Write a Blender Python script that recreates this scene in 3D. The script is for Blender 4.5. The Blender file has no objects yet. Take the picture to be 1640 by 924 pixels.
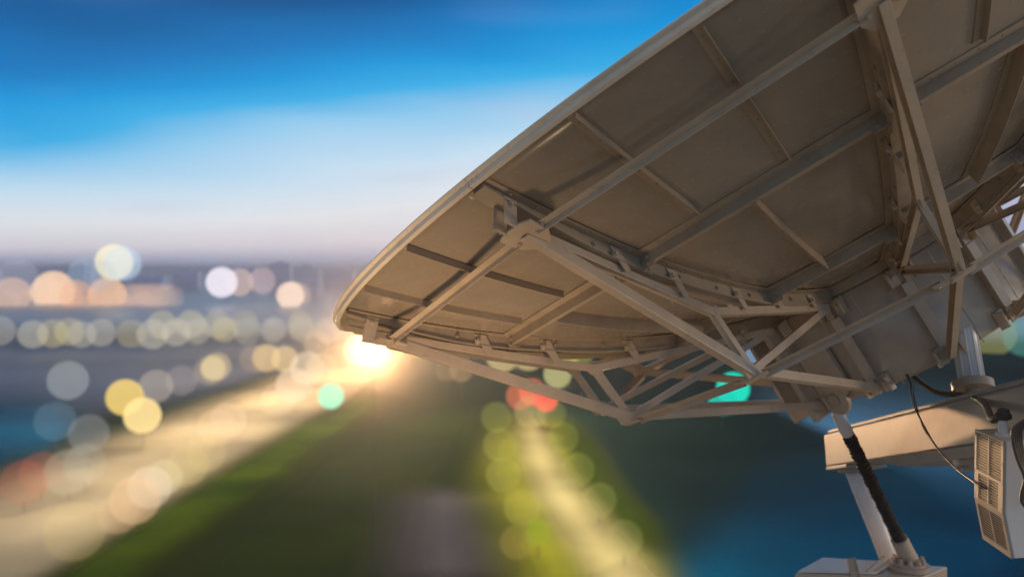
import bpy, bmesh, math, random
from mathutils import Vector, Matrix, noise
random.seed(7)
sc = bpy.context.scene
C = sc.collection
PI = math.pi
# ------------------------------------------------------------------ camera
HC = 40.0                      # the camera stands on a terrace 40 m above the city
PITCH = math.radians(-1.264)
F_PX = 1450.0                  # focal length in pixels of a 1640 px wide frame
cd = bpy.data.cameras.new('camera'); cam = bpy.data.objects.new('camera', cd); C.objects.link(cam)
cam.location = (0, 0, HC); cam.rotation_euler = (PI/2 + PITCH, 0, 0)
cd.sensor_width = 36.0; cd.lens = 36.0*F_PX/1640
cd.clip_start = 0.05; cd.clip_end = 60000
MC = Matrix.Translation((0, 0, HC)) @ Matrix.Rotation(PI/2 + PITCH, 4, 'X')
cd.dof.use_dof = True
cd.dof.focus_distance = 4.0
DISC = 8.5                    # blur disc of the far city in 1640-px pixels
cd.dof.aperture_fstop = (cd.lens/1000)/(DISC/F_PX*4.0)
sc.camera = cam
# ------------------------------------------------------------------ world
SKYK = .08
SUN_EL, SUN_AZ = math.radians(4.0), math.radians(97)     # azimuth measured from +Y towards +X
w = bpy.data.worlds.new('World'); sc.world = w; w.use_nodes = True
nt = w.node_tree; N = nt.nodes; L = nt.links; N.clear()
out = N.new('ShaderNodeOutputWorld')
sky = N.new('ShaderNodeTexSky'); sky.sky_type = 'NISHITA'; sky.sun_disc = False
sky.sun_elevation = SUN_EL; sky.sun_rotation = SUN_AZ; sky.altitude = 50; sky.air_density = 1.2; sky.dust_density = 2.0; sky.ozone_density = 3.0
tc = N.new('ShaderNodeTexCoord'); sep = N.new('ShaderNodeSeparateXYZ'); L.new(tc.outputs['Generated'], sep.inputs[0])
def s2l(c):
    return tuple(((x/255)/12.92 if x/255 <= .04045 else ((x/255+.055)/1.055)**2.4) for x in c)
# thin evening cloud bands bend the height at which the sky changes colour
mp = N.new('ShaderNodeMapping'); mp.inputs['Scale'].default_value = (2.2, 2.2, 9.0); L.new(tc.outputs['Generated'], mp.inputs[0])
nz = N.new('ShaderNodeTexNoise'); nz.inputs['Scale'].default_value = 1.6; nz.inputs['Detail'].default_value = 1.5; nz.inputs['Roughness'].default_value = .35
L.new(mp.outputs[0], nz.inputs[0])
ma = N.new('ShaderNodeMath'); ma.operation = 'MULTIPLY_ADD'; L.new(nz.outputs[0], ma.inputs[0]); ma.inputs[1].default_value = -.07; ma.inputs[2].default_value = -.012
axm = N.new('ShaderNodeMath'); axm.operation = 'MULTIPLY_ADD'; L.new(sep.outputs['X'], axm.inputs[0]); axm.inputs[1].default_value = -.15; L.new(ma.outputs[0], axm.inputs[2])
# the cloud offset fades in above the horizon
sm = N.new('ShaderNodeMapRange'); sm.inputs['From Min'].default_value = .0; sm.inputs['From Max'].default_value = .14; L.new(sep.outputs['Z'], sm.inputs[0])
mm = N.new('ShaderNodeMath'); mm.operation = 'MULTIPLY'; L.new(axm.outputs[0], mm.inputs[0]); L.new(sm.outputs[0], mm.inputs[1])
ad = N.new('ShaderNodeMath'); ad.operation = 'ADD'; L.new(mm.outputs[0], ad.inputs[0]); L.new(sep.outputs['Z'], ad.inputs[1])
mr = N.new('ShaderNodeMapRange'); mr.inputs['From Min'].default_value = -.1; mr.inputs['From Max'].default_value = 1.0; L.new(ad.outputs[0], mr.inputs[0])
cr = N.new('ShaderNodeValToRGB'); L.new(mr.outputs[0], cr.inputs[0])
# deep blue band above the pale horizon; above the view an added pale warm band lights the rim
stops = [(-.1, (150, 140, 140)), (-.01, (140, 150, 185)), (.008, (178, 180, 208)), (.022, (222, 216, 224)), (.05, (228, 232, 238)), (.085, (200, 225, 243)),
         (.125, (146, 204, 240)), (.155, (50, 174, 232)), (.185, (0, 150, 220)), (.225, (0, 118, 190)), (.265, (0, 86, 150)), (.31, (0, 54, 98)), (.38, (10, 66, 112)), (.46, (110, 130, 150)), (.62, (168, 158, 146)), (1.0, (176, 166, 152))]
el = cr.color_ramp.elements
while len(el) > 1: el.remove(el[-1])
for i, (z, c) in enumerate(stops):
    e = el[0] if i == 0 else el.new((z+.1)/1.1)
    e.position = (z+.1)/1.1; e.color = (*s2l(c), 1)
cr.color_ramp.interpolation = 'EASE' if False else 'LINEAR'
mp2 = N.new('ShaderNodeMapping'); mp2.inputs['Scale'].default_value = (3.2, 3.2, 15.0); mp2.inputs['Location'].default_value = (1.35, .7, .45); L.new(tc.outputs['Generated'], mp2.inputs[0])
nz2 = N.new('ShaderNodeTexNoise'); nz2.inputs['Scale'].default_value = 1.5; nz2.inputs['Detail'].default_value = 1; nz2.inputs['Roughness'].default_value = .45; L.new(mp2.outputs[0], nz2.inputs[0])
cm = N.new('ShaderNodeMapRange'); cm.interpolation_type = 'SMOOTHSTEP'; cm.inputs['From Min'].default_value = .50; cm.inputs['From Max'].default_value = .85; cm.inputs['To Max'].default_value = .55; L.new(nz2.outputs[0], cm.inputs[0])
cmx = N.new('ShaderNodeMix'); cmx.data_type = 'RGBA'
ce = N.new('ShaderNodeMapRange'); ce.interpolation_type = 'SMOOTHSTEP'; ce.inputs['From Min'].default_value = .14; ce.inputs['From Max'].default_value = .22; ce.inputs['To Min'].default_value = 1; ce.inputs['To Max'].default_value = .12; L.new(sep.outputs['Z'], ce.inputs[0])
cf = N.new('ShaderNodeMath'); cf.operation = 'MULTIPLY'; L.new(ce.outputs[0], cf.inputs[0]); L.new(cm.outputs[0], cf.inputs[1]); L.new(cf.outputs[0], cmx.inputs['Factor']); L.new(cr.outputs[0], cmx.inputs['A']); cmx.inputs['B'].default_value = (*s2l((190, 200, 226)), 1)
bg1 = N.new('ShaderNodeBackground'); L.new(cmx.outputs['Result'], bg1.inputs[0]); bg1.inputs[1].default_value = 1.0
bg2 = N.new('ShaderNodeBackground'); L.new(sky.outputs[0], bg2.inputs[0]); bg2.inputs[1].default_value = .05*SKYK
adds = N.new('ShaderNodeAddShader'); L.new(bg1.outputs[0], adds.inputs[0]); L.new(bg2.outputs[0], adds.inputs[1])
L.new(adds.outputs[0], out.inputs[0])
# ------------------------------------------------------------------ sun
sd = bpy.data.lights.new('sun', 'SUN'); sd.energy = 1.05; sd.angle = math.radians(14); sd.color = (1, .76, .52)
so = bpy.data.objects.new('sun', sd); C.objects.link(so)
sdir = Vector((math.sin(SUN_AZ)*math.cos(SUN_EL), math.cos(SUN_AZ)*math.cos(SUN_EL), math.sin(SUN_EL)))
so.rotation_euler = sdir.to_track_quat('Z', 'Y').to_euler(); so.location = (0, 0, 200)
sc.view_settings.view_transform = 'Standard'; sc.view_settings.look = 'None'; sc.view_settings.gamma = 1
sc.view_settings.exposure = 0.0; sc.view_settings.use_curve_mapping = False
sc.render.engine = 'CYCLES'; sc.cycles.use_denoising = True
sc.cycles.transparent_max_bounces = 40; sc.cycles.max_bounces = 6; sc.cycles.diffuse_bounces = 4; sc.cycles.volume_bounces = 2
sc.cycles.sample_clamp_indirect = 4.0; sc.cycles.use_adaptive_sampling = True; sc.cycles.adaptive_threshold = .01

# ------------------------------------------------------------------ helpers
def new_mat(name):
    m = bpy.data.materials.new(name); m.use_nodes = True
    return m, m.node_tree.nodes, m.node_tree.links, m.node_tree.nodes['Principled BSDF']
def paint(name, col, rough=.4, metal=0, var=.12, scale=3.0, bump=.02, dirt=.0, spec=.5, dirtcol=None, streak=0):
    m, n, l, b = new_mat(name)
    g = n.new('ShaderNodeNewGeometry')
    t1 = n.new('ShaderNodeTexNoise'); t1.inputs['Scale'].default_value = scale; t1.inputs['Detail'].default_value = 7; t1.inputs['Roughness'].default_value = .6
    t2 = n.new('ShaderNodeTexNoise'); t2.inputs['Scale'].default_value = scale*30; t2.inputs['Detail'].default_value = 5
    l.new(g.outputs['Position'], t1.inputs[0]); l.new(g.outputs['Position'], t2.inputs[0])
    r = n.new('ShaderNodeMapRange'); r.inputs['From Min'].default_value = .3; r.inputs['From Max'].default_value = .7
    r.inputs['To Min'].default_value = 1-var; r.inputs['To Max'].default_value = 1+var; l.new(t1.outputs[0], r.inputs[0])
    hs = n.new('ShaderNodeHueSaturation'); hs.inputs['Color'].default_value = (*col, 1); l.new(r.outputs[0], hs.inputs['Value'])
    last = hs.outputs[0]
    if streak:
        oc = n.new('ShaderNodeTexCoord'); mp_ = n.new('ShaderNodeMapping'); mp_.inputs['Scale'].default_value = (1.2, 16, 16); mp_.inputs['Rotation'].default_value = (0, 0, .25); l.new(oc.outputs['Object'], mp_.inputs[0])
        t4 = n.new('ShaderNodeTexNoise'); t4.inputs['Scale'].default_value = 1; t4.inputs['Detail'].default_value = 4; l.new(mp_.outputs[0], t4.inputs[0])
        r4 = n.new('ShaderNodeMapRange'); r4.inputs['From Min'].default_value = .35; r4.inputs['From Max'].default_value = .7; r4.inputs['To Min'].default_value = 1+streak*.5; r4.inputs['To Max'].default_value = 1-streak; l.new(t4.outputs[0], r4.inputs[0])
        h4 = n.new('ShaderNodeHueSaturation'); l.new(last, h4.inputs['Color']); l.new(r4.outputs[0], h4.inputs['Value']); last = h4.outputs[0]
    if dirt:
        r2 = n.new('ShaderNodeMapRange'); r2.inputs['From Min'].default_value = .56; r2.inputs['From Max'].default_value = .75
        r2.inputs['To Max'].default_value = dirt
        t3 = n.new('ShaderNodeTexNoise'); t3.inputs['Scale'].default_value = scale*5; t3.inputs['Detail'].default_value = 9; t3.inputs['Roughness'].default_value = .7
        l.new(g.outputs['Position'], t3.inputs[0]); l.new(t3.outputs[0], r2.inputs[0])
        mx = n.new('ShaderNodeMix'); mx.data_type = 'RGBA'; l.new(r2.outputs[0], mx.inputs['Factor']); l.new(last, mx.inputs['A'])
        mx.inputs['B'].default_value = (*(dirtcol or (col[0]*.35, col[1]*.28, col[2]*.22)), 1); last = mx.outputs['Result']
    l.new(last, b.inputs['Base Color'])
    rr = n.new('ShaderNodeMapRange'); rr.inputs['To Min'].default_value = rough-.08; rr.inputs['To Max'].default_value = rough+.1; l.new(t2.outputs[0], rr.inputs[0])
    l.new(rr.outputs[0], b.inputs['Roughness'])
    b.inputs['Metallic'].default_value = metal; b.inputs['Specular IOR Level'].default_value = spec
    if bump:
        bp = n.new('ShaderNodeBump'); bp.inputs['Strength'].default_value = .35; bp.inputs['Distance'].default_value = bump*.05
        l.new(t2.outputs[0], bp.inputs['Height'])
        bp2 = n.new('ShaderNodeBump'); bp2.inputs['Strength'].default_value = .3; bp2.inputs['Distance'].default_value = bump
        l.new(t1.outputs[0], bp2.inputs['Height']); l.new(bp.outputs[0], bp2.inputs['Normal']); l.new(bp2.outputs[0], b.inputs['Normal'])
    return m
def obj(name, bm, m, parent=None, bevel=0, smooth=False):
    bmesh.ops.recalc_face_normals(bm, faces=bm.faces)
    me = bpy.data.meshes.new(name); bm.to_mesh(me); bm.free(); me.materials.append(m)
    if smooth:
        for p in me.polygons: p.use_smooth = True
    o = bpy.data.objects.new(name, me); C.objects.link(o)
    if parent: o.parent = parent
    if bevel:
        mo = o.modifiers.new('bevel', 'BEVEL'); mo.width = bevel; mo.segments = 2; mo.limit_method = 'ANGLE'; mo.angle_limit = math.radians(50)
    if smooth == 'angle':
        pass
    return o
def tag(o, label=None, cat=None, group=None, kind=None):
    if label: o['label'] = label
    if cat: o['category'] = cat
    if group: o['group'] = group
    if kind: o['kind'] = kind
    return o
def empty(name, loc, rot=(0, 0, 0)):
    o = bpy.data.objects.new(name, None); C.objects.link(o); o.location = loc; o.rotation_euler = rot; o.empty_display_size = .1
    return o
def copy_tree(o, parent=None):
    c = o.copy(); C.objects.link(c); c.parent = parent
    for ch in list(o.children): copy_tree(ch, c)
    return c
def poly_prism(bm, base, top):
    """two matching loops of points -> closed prism"""
    a = [bm.verts.new(p) for p in base]; b = [bm.verts.new(p) for p in top]; n = len(a)
    for i in range(n): bm.faces.new((a[i], a[(i+1) % n], b[(i+1) % n], b[i]))
    bm.faces.new(a[::-1]); bm.faces.new(b)
def frame(d, up):
    d = d.normalized(); y = (up - d*up.dot(d))
    if y.length < 1e-5: y = d.orthogonal()
    y.normalize(); x = y.cross(d)
    return x, y
def prof(kind, w, h, t):
    if kind == 'L': return [(-w/2, -h/2), (w/2, -h/2), (w/2, -h/2+t), (-w/2+t, -h/2+t), (-w/2+t, h/2), (-w/2, h/2)]
    if kind == 'C': return [(-w/2, -h/2), (w/2, -h/2), (w/2, h/2), (w/2-t, h/2), (w/2-t, -h/2+t), (-w/2+t, -h/2+t), (-w/2+t, h/2), (-w/2, h/2)]
    return [(-w/2, -h/2), (w/2, -h/2), (w/2, h/2), (-w/2, h/2)]
def beam(bm, p, q, w, h, up, kind='box', t=.004, off=(0, 0)):
    """profile x runs across (w), profile y along `up` (h)"""
    p, q = Vector(p), Vector(q); x, y = frame(q-p, Vector(up))
    P = [(a+off[0], b+off[1]) for a, b in prof(kind, w, h, t)]
    poly_prism(bm, [p+x*a+y*b for a, b in P], [q+x*a+y*b for a, b in P])
def cyl(bm, p, q, r1, r2=None, n=24):
    p, q = Vector(p), Vector(q); r2 = r1 if r2 is None else r2; x, y = frame(q-p, Vector((.3, .5, .81)))
    cs = [(math.cos(2*PI*i/n), math.sin(2*PI*i/n)) for i in range(n)]
    poly_prism(bm, [p+x*a*r1+y*b*r1 for a, b in cs], [q+x*a*r2+y*b*r2 for a, b in cs])
def lathe(bm, p, q, prf, n=28):
    """prf: list of (t along p->q in metres, radius)"""
    p, q = Vector(p), Vector(q); d = (q-p).normalized(); x, y = frame(d, Vector((.3, .5, .81))); rings = []
    for t, r in prf:
        rings.append([bm.verts.new(p+d*t+x*math.cos(2*PI*i/n)*r+y*math.sin(2*PI*i/n)*r) for i in range(n)])
    for a, b in zip(rings, rings[1:]):
        for i in range(n): bm.faces.new((a[i], a[(i+1) % n], b[(i+1) % n], b[i]))
    bm.faces.new(rings[0][::-1]); bm.faces.new(rings[-1])
def tube(bm, pts, r, n=10, sub=6):
    P = [Vector(p) for p in pts]; Q = []
    for i in range(len(P)-1):
        a = P[max(i-1, 0)]; b = P[i]; c = P[i+1]; d = P[min(i+2, len(P)-1)]
        for k in range(sub):
            t = k/sub; Q.append(.5*((2*b)+(c-a)*t+(2*a-5*b+4*c-d)*t*t+(3*b-a-3*c+d)*t**3))
    Q.append(P[-1]); rings = []; up = Vector((.2, .3, .93))
    for i, p in enumerate(Q):
        d = Q[min(i+1, len(Q)-1)]-Q[max(i-1, 0)]; x, y = frame(d, up); up = y
        rings.append([bm.verts.new(p+x*math.cos(2*PI*k/n)*r+y*math.sin(2*PI*k/n)*r) for k in range(n)])
    for a, b in zip(rings, rings[1:]):
        for i in range(n): bm.faces.new((a[i], a[(i+1) % n], b[(i+1) % n], b[i]))
    bm.faces.new(rings[0][::-1]); bm.faces.new(rings[-1])
def bolt(bm, p, nrm, r=.008, h=.006):
    nrm = Vector(nrm).normalized(); p = Vector(p)
    cyl(bm, p-nrm*.001, p+nrm*h*.35, r*1.5, n=12); cyl(bm, p+nrm*h*.35, p+nrm*h, r, r*.94, n=6)
def rivet(bm, p, nrm, r=.006, h=.003):
    nrm = Vector(nrm).normalized(); p = Vector(p); cyl(bm, p-nrm*.001, p+nrm*h, r, r*.6, n=8)
R = 3.0
def px(x, y, d):
    """a point of the place seen at photo pixel x, y and d dish radii away from the camera"""
    d = d*R
    return MC @ Vector(((x-820)/F_PX*d, -(y-462)/F_PX*d, -d))

# ------------------------------------------------------------------ materials
M_pan = paint('cream_reflector_paint', (.38, .305, .22), .24, var=.12, scale=1.1, bump=.005, dirt=.22, spec=.6, streak=.05)
M_rib = paint('tan_steel_paint', (.46, .36, .25), .42, var=.14, scale=4, bump=.004, dirt=.45)
M_str = paint('tan_strut_paint', (.64, .50, .35), .36, var=.12, scale=5, bump=.003, dirt=.4)
M_galv = paint('grey_galvanised_steel', (.58, .46, .34), .45, metal=.0, var=.1, scale=9, bump=.003, dirt=.25)
M_rim = paint('white_rim_paint', (.88, .76, .60), .35, var=.08, scale=4, bump=.003, dirt=.3)
M_drum = paint('cream_drum_paint', (.56, .45, .33), .34, var=.10, scale=2.2, bump=.006, dirt=.35, streak=.06)
M_white = paint('white_enamel', (.80, .77, .73), .32, var=.05, scale=6, bump=.002, dirt=.15)
M_dark = paint('dark_steel_and_shade', (.06, .05, .045), .5, var=.2, scale=8)
M_rub = paint('black_brown_rubber', (.050, .034, .024), .6, var=.5, scale=14, bump=.003, dirt=.8, dirtcol=(.09, .05, .025))
M_cab = paint('brown_cable_sheath', (.10, .075, .055), .4, var=.2, scale=10)
M_vent = paint('beige_vent_panel', (.50, .43, .34), .5, var=.08, scale=9, bump=.002, dirt=.3)
M_beam = paint('grey_beige_beam_paint', (.36, .335, .30), .42, var=.12, scale=3, bump=.004, dirt=.4)
M_conc = paint('pale_concrete', (.45, .38, .30), .85, var=.2, scale=1.2, bump=.02)

for m_, cw in ((M_pan, .5), (M_drum, .3), (M_rib, .25), (M_str, .25)):
    b_ = m_.node_tree.nodes['Principled BSDF']; b_.inputs['Coat Weight'].default_value = cw; b_.inputs['Coat Roughness'].default_value = .16
# ------------------------------------------------------------------ the dish
c0 = Vector((0.73634772, 0.04409338, -1.88068842))
A = Vector((0.5102833, -0.85846263, 0.05150606)); U = Vector((-0.85960359, -0.51096151, 0.0)); V = Vector((0.02631762, -0.0442748, -0.99867268))
PHI0, SEC, K = -7.160584, -PI/6, -.451
dish = empty('satellite_dish', (0, 0, 0))
mw = MC @ (Matrix.Translation(c0*R) @ Matrix((U, V, A)).transposed().to_4x4())
dish.matrix_world = mw
tag(dish, 'large cream satellite dish seen from below with ribs, struts and drum', 'satellite dish')
def ph(s): return PHI0 + s*SEC
def er(s): return Vector((math.cos(ph(s)), math.sin(ph(s)), 0))
def ec(s): return Vector((math.sin(ph(s)), -math.cos(ph(s)), 0))       # towards growing s
EZ = Vector((0, 0, 1))
def LP(s, r, h): return er(s)*r*R + EZ*h*R                        # node in the plane of rib s
def nrm(s, r):                                                    # normal towards the back
    return (EZ + er(s)*(-2*K*r)).normalized()
def SP(s, r, n=0.0, c=0.0): return er(s)*r*R + EZ*K*r*r*R + nrm(s, r)*n*R + ec(s)*c*R
def rot_copy(o, k, parent=dish):
    c = copy_tree(o, parent); c.rotation_euler = (0, 0, k*SEC); return c

# reflector: twelve petal panels
bm = bmesh.new(); NR, NA = 44, 16
R0, R1 = .07, .988
g = []
for side in (0, 1):
    rows = []
    for i in range(NR+1):
        r = R0+(R1-R0)*i/NR; row = []
        for j in range(NA+1):
            s = j/NA*.9985
            dent = noise.noise(Vector((r*5, s*3, 1.3)))*.0012 + .0011*math.sin(PI*s*6)*math.sin(PI*r*4)
            row.append(bm.verts.new(SP(s, r, dent if side == 0 else dent-.004)))
        rows.append(row)
    g.append(rows)
    for i in range(NR):
        for j in range(NA): bm.faces.new((rows[i][j], rows[i+1][j], rows[i+1][j+1], rows[i][j+1]))
a, b = g
for i in range(NR):
    for j in (0, NA): bm.faces.new((a[i][j], a[i+1][j], b[i+1][j], b[i][j]))
for j in range(NA):
    for i in (0, NR): bm.faces.new((a[i][j], a[i][j+1], b[i][j+1], b[i][j]))
panel = obj('reflector_panel', bm, M_pan, dish, smooth=True)
# rim segment: cap flange on the panel, riser facing outwards, lip beyond it
def sweep(bm, path, prf, ys=None):
    """path(t)->origin, xdir, ydir ; prf closed list ; t list"""
    rings = [[bm.verts.new(o_+x_*a_*R+y_*b_*R*(ys[i] if ys else 1)) for a_, b_ in prf] for i, (o_, x_, y_) in enumerate(path)]
    n = len(prf)
    for p, q in zip(rings, rings[1:]):
        for i in range(n): bm.faces.new((p[i], p[(i+1) % n], q[(i+1) % n], q[i]))
    bm.faces.new(rings[0][::-1]); bm.faces.new(rings[-1])
def rad(s, r):                                                    # unit vector along the surface, outwards
    return (er(s)+EZ*2*K*r).normalized()
bm = bmesh.new()
T = [i/20 for i in range(21)]
path = [(SP(.0012+t*.9972, .990), rad(.0012+t*.9972, .990), nrm(.0012+t*.9972, .990)) for t in T]
sweep(bm, path, [(-.0065, .0004), (-.0065, .0070), (-.0050, .0086), (.0005, .0086), (.0012, .0080), (.0032, .0018), (.0092, .0008), (.0098, -.0006), (.0085, -.003), (-.0065, -.004)])
for i in range(9):
    s = .04+.92*i/8; bolt_r = .0055
    rivet(bm, SP(s, .990, .0012, 0)+rad(s, .990)*.0065*R, nrm(s, .990), .005, .0035)
for s in (.012, .03, .97, .988):
    for dz in (.0035, .0065): rivet(bm, SP(s, .990)+nrm(s, .990)*dz*R+rad(s, .990)*.0022*R, (rad(s, .985)*3+nrm(s, .985)), .0055, .003)
rim = obj('rim_segment', bm, M_rim, dish, smooth=False)
# main rib: hat section with bolted flanges
bm = bmesh.new(); rr = [.10+.880*i/30 for i in range(31)]
path = [(SP(0, r), ec(0), nrm(0, r)) for r in rr]
sweep(bm, path, [(-.0215, .0008), (.0215, .0008), (.0215, .0026), (.0095, .0026), (.0095, .0225), (.0130, .0225), (.0130, .0245), (-.0130, .0245), (-.0130, .0225), (-.0095, .0225), (-.0095, .0026), (-.0215, .0026)], [min(1, .30+.70*(.980-r)/.16) for r in rr])
for i in range(24):
    r = .14+.81*i/23
    for c in (-.0158, .0158): rivet(bm, SP(0, r, .0026, c), nrm(0, r), .007, .004)
for r in (.40, .52, .60, .68, .83):
    for c in (-1, 1): bolt(bm, SP(0, r, .013, .0095*c), ec(0)*c, .008, .012)
rib = obj('rib', bm, M_rib, dish)
# angle brackets where the rings meet the rib
for r in (.7506, .4636):
    for c in (-1, 1):
        bm = bmesh.new()
        o_ = SP(0, r, .002, .0095*c)
        x_, y_, z_ = rad(0, r), nrm(0, r), ec(0)*c
        for k in range(2):
            if k == 0: lo, hi = (-.019, .0, .0), (.004, .024, .0022)
            else: lo, hi = (-.0, .0, .0), (.0022, .024, .024)
            cs = [o_+x_*X*R+y_*Y*R+z_*Z*R for X in (lo[0], hi[0]) for Y in (lo[1], hi[1]) for Z in (lo[2], hi[2])]
            poly_prism(bm, [cs[0], cs[1], cs[3], cs[2]], [cs[4], cs[5], cs[7], cs[6]])
        for Y in (.007, .018): bolt(bm, o_-x_*.010*R+y_*Y*R+z_*.0022*R, z_, .008, .01); bolt(bm, o_+x_*.0022*R+y_*Y*R+z_*.014*R, x_, .008, .01)
        obj('angle_bracket', bm, M_rib, rib)
# ring beams between ribs
def ring(r, name, depth=.0185):
    bm = bmesh.new(); path = []
    for i in range(15):
        s = .022/r*.6+(1-2*.022/r*.6)*i/14
        path.append((SP(s, r), rad(s, r), nrm(s, r)))
    sweep(bm, path, [(.017, .0006), (.017, .0028), (.0022, .0028), (.0022, depth), (-.006, depth), (-.006, depth-.0022), (0, depth-.0022), (0, .0006)])
    n = int(11*r/.75)
    for i in range(n):
        s = .07+.86*i/(n-1); rivet(bm, SP(s, r, .0028)+rad(s, r)*.011*R, nrm(s, r), .006, .0035)
    return obj(name, bm, M_rib, dish)
ring_a = ring(.7506, 'ring_beam'); ring_b = ring(.4636, 'ring_beam'); ring_c = ring(.245, 'ring_beam', .018)
# lighter radial stiffeners
def stiff(s, ra, rb):
    bm = bmesh.new(); rr = [ra+(rb-ra)*i/16 for i in range(17)]
    sweep(bm, [(SP(s, r), ec(s), nrm(s, r)) for r in rr], [(-.0135, .0006), (.0, .0006), (.0, .0115), (-.0018, .0115), (-.0018, .0024), (-.0135, .0024)])
    for i in range(7): rivet(bm, SP(s, ra+(rb-ra)*(.06+.88*i/6), .0024, -.008), nrm(s, ra), .0065, .004)
    r = rb
    return obj('stiffener', bm, M_rib, dish)
def stiff_deep(s, ra, rb):
    bm = bmesh.new(); rr = [ra+(rb-ra)*i/16 for i in range(17)]
    sweep(bm, [(SP(s, r), ec(s), nrm(s, r)) for r in rr], [(-.0150, .0006), (.0, .0006), (.0, .023), (-.0018, .023), (-.0018, .0024), (-.0150, .0024)])
    for i in range(8): rivet(bm, SP(s, ra+(rb-ra)*(.06+.88*i/7), .0024, -.009), nrm(s, ra), .0065, .004)
    return obj('stiffener', bm, M_rib, dish)
sts = [stiff(1/3, .772, .982), stiff(2/3, .772, .982), stiff_deep(.5, .484, .748)]
# --- truss in the plane of a rib
O_, T_, B_, H_, G_ = (.9467, -.3557), (.6407, -.1235), (.6303, -.0147), (.2725, .0013), (.2638, .1761)
def nd(k, c=0): return LP(0, k[0], k[1]) + ec(0)*c*R
bm = bmesh.new()
# node plate: octagonal gusset bolted on a bracket that stands on the rib
def plate(bm, cpos, x, y, pts, t):
    z = x.cross(y).normalized()
    poly_prism(bm, [cpos+x*a*R+y*b*R-z*t*R/2 for a, b in pts], [cpos+x*a*R+y*b*R+z*t*R/2 for a, b in pts])
x_, y_ = rad(0, .9), ec(0)
plate(bm, nd(O_)+nrm(0, .94)*.004*R, x_, y_, [(-.034, -.014), (-.018, -.028), (.016, -.030), (.022, -.014), (.022, .014), (.016, .030), (-.018, .028), (-.034, .014)], .0025)
ro = .9467
p_ = SP(0, ro, .0)
for c in (-.0095, .0095):
    poly_prism(bm, [SP(0, ro-.008, .004, c), SP(0, ro+.008, .004, c), SP(0, ro+.008, .046, c), SP(0, ro-.008, .046, c)],
               [SP(0, ro-.008, .004, c*1.15), SP(0, ro+.008, .004, c*1.15), SP(0, ro+.008, .046, c*1.15), SP(0, ro-.008, .046, c*1.15)])
    bolt(bm, SP(0, ro, .014, c*1.2), ec(0)*(1 if c > 0 else -1), .009, .012)
for c in (-.018, .0, .018): bolt(bm, nd(O_)+nrm(0, .94)*.0055*R+y_*c*R-x_*.008*R, nrm(0, .94), .008, .01)
truss = obj('truss', bm, M_str, dish)
bm = bmesh.new(); beam(bm, SP(0, ro-.002, .034, -.011), SP(0, ro-.002, .034, -.022), .012*R, .010*R, nrm(0, ro), 'C', .005)
obj('channel_stub', bm, M_str, truss)
bm = bmesh.new()
plate(bm, nd(B_), er(0), EZ, [(-.022, -.004), (-.006, -.018), (.008, -.018), (.022, -.010), (.020, .006), (-.018, .007)], .003)
obj('gusset_plate', bm, M_str, truss); bm = bmesh.new()
plate(bm, nd(T_), er(0), EZ, [(-.02, -.006), (.014, -.009), (.012, .004), (.002, .020), (-.008, .020), (-.02, .004)], .003)
obj('gusset_plate', bm, M_str, truss)
def strut(name, p, q, w_, h_, up, kind='C', t=.0045, m=M_str, parent=truss):
    bm = bmesh.new(); beam(bm, p, q, w_*R, h_*R, up, kind, t); return obj(name, bm, m, parent, bevel=.0012)
def ext(p, q, a): return p+(p-q).normalized()*a*R
Op, Tp, Bp, Hp, Gp = nd(O_), nd(T_), nd(B_), nd(H_), nd(G_)
strut('strut', Op, ext(Bp, Op, .008), .0185, .013, -ec(0))
strut('strut', Op+EZ*-.006*R, Tp, .0130, .0105, -ec(0))
strut('strut', Tp, Hp, .0135, .0115, -ec(0))
strut('strut', Bp, Gp, .0155, .012, -ec(0))
strut('strut', Tp, Bp, .0145, .010, -ec(0))
strut('strut', Bp, Hp, .0125, .010, -ec(0))
# hanger plates from the rib to the top chord
for r in (.335, .45, .56, .70, .80):
    bm = bmesh.new()
    if r > T_[0]: t = (r-T_[0])/(O_[0]-T_[0]); h = T_[1]+(O_[1]-T_[1])*t
    else: t = (r-H_[0])/(T_[0]-H_[0]); h = H_[1]+(T_[1]-H_[1])*t
    wv = .0085
    base = [LP(0, r-wv, K*(r-wv)**2+.006), LP(0, r+wv, K*(r+wv)**2+.006), LP(0, r+wv*.7, h), LP(0, r-wv*.7, h)]
    for c in (.0100, ):
        poly_prism(bm, [p+ec(0)*c*R for p in base], [p+ec(0)*(c+.0022)*R for p in base])
        poly_prism(bm, [p-ec(0)*c*R for p in base], [p-ec(0)*(c+.0022)*R for p in base])
    for sgn in (-1, 1): bolt(bm, SP(0, r, .018, sgn*.0122), ec(0)*sgn, .011, .018)
    obj('hanger_plate', bm, M_str, truss)
# outer ring strut (O to O) and bottom ring strut (B to B), reaching from rib 0 to rib 1
def span(k, c, lift): return LP(0, k[0], k[1])+nrm(0, .94)*lift*R, LP(1, k[0], k[1])+nrm(1, .94)*lift*R
p, q = span(O_, 0, .008); d = (q-p).normalized()
bm = bmesh.new(); beam(bm, p+d*.018*R, q-d*.018*R, .0118*R, .0100*R, nrm(.5, .94), 'L', .004)
for e_ in (p+d*.03*R, q-d*.03*R): bolt(bm, e_+nrm(.5, .94)*-.003*R, nrm(.5, .94), .007, .01)
rs1 = obj('outer_ring_strut', bm, M_str, dish, bevel=.001)
p, q = LP(0, *B_)+EZ*.012*R, LP(1, *B_)+EZ*.012*R; d = (q-p).normalized()
bm = bmesh.new(); beam(bm, p+d*.014*R, q-d*.030*R, .0185*R, .0100*R, er(.5)*.55+EZ, 'L', .004)
rs2 = obj('lower_ring_strut', bm, M_galv, dish, bevel=.001)
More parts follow.
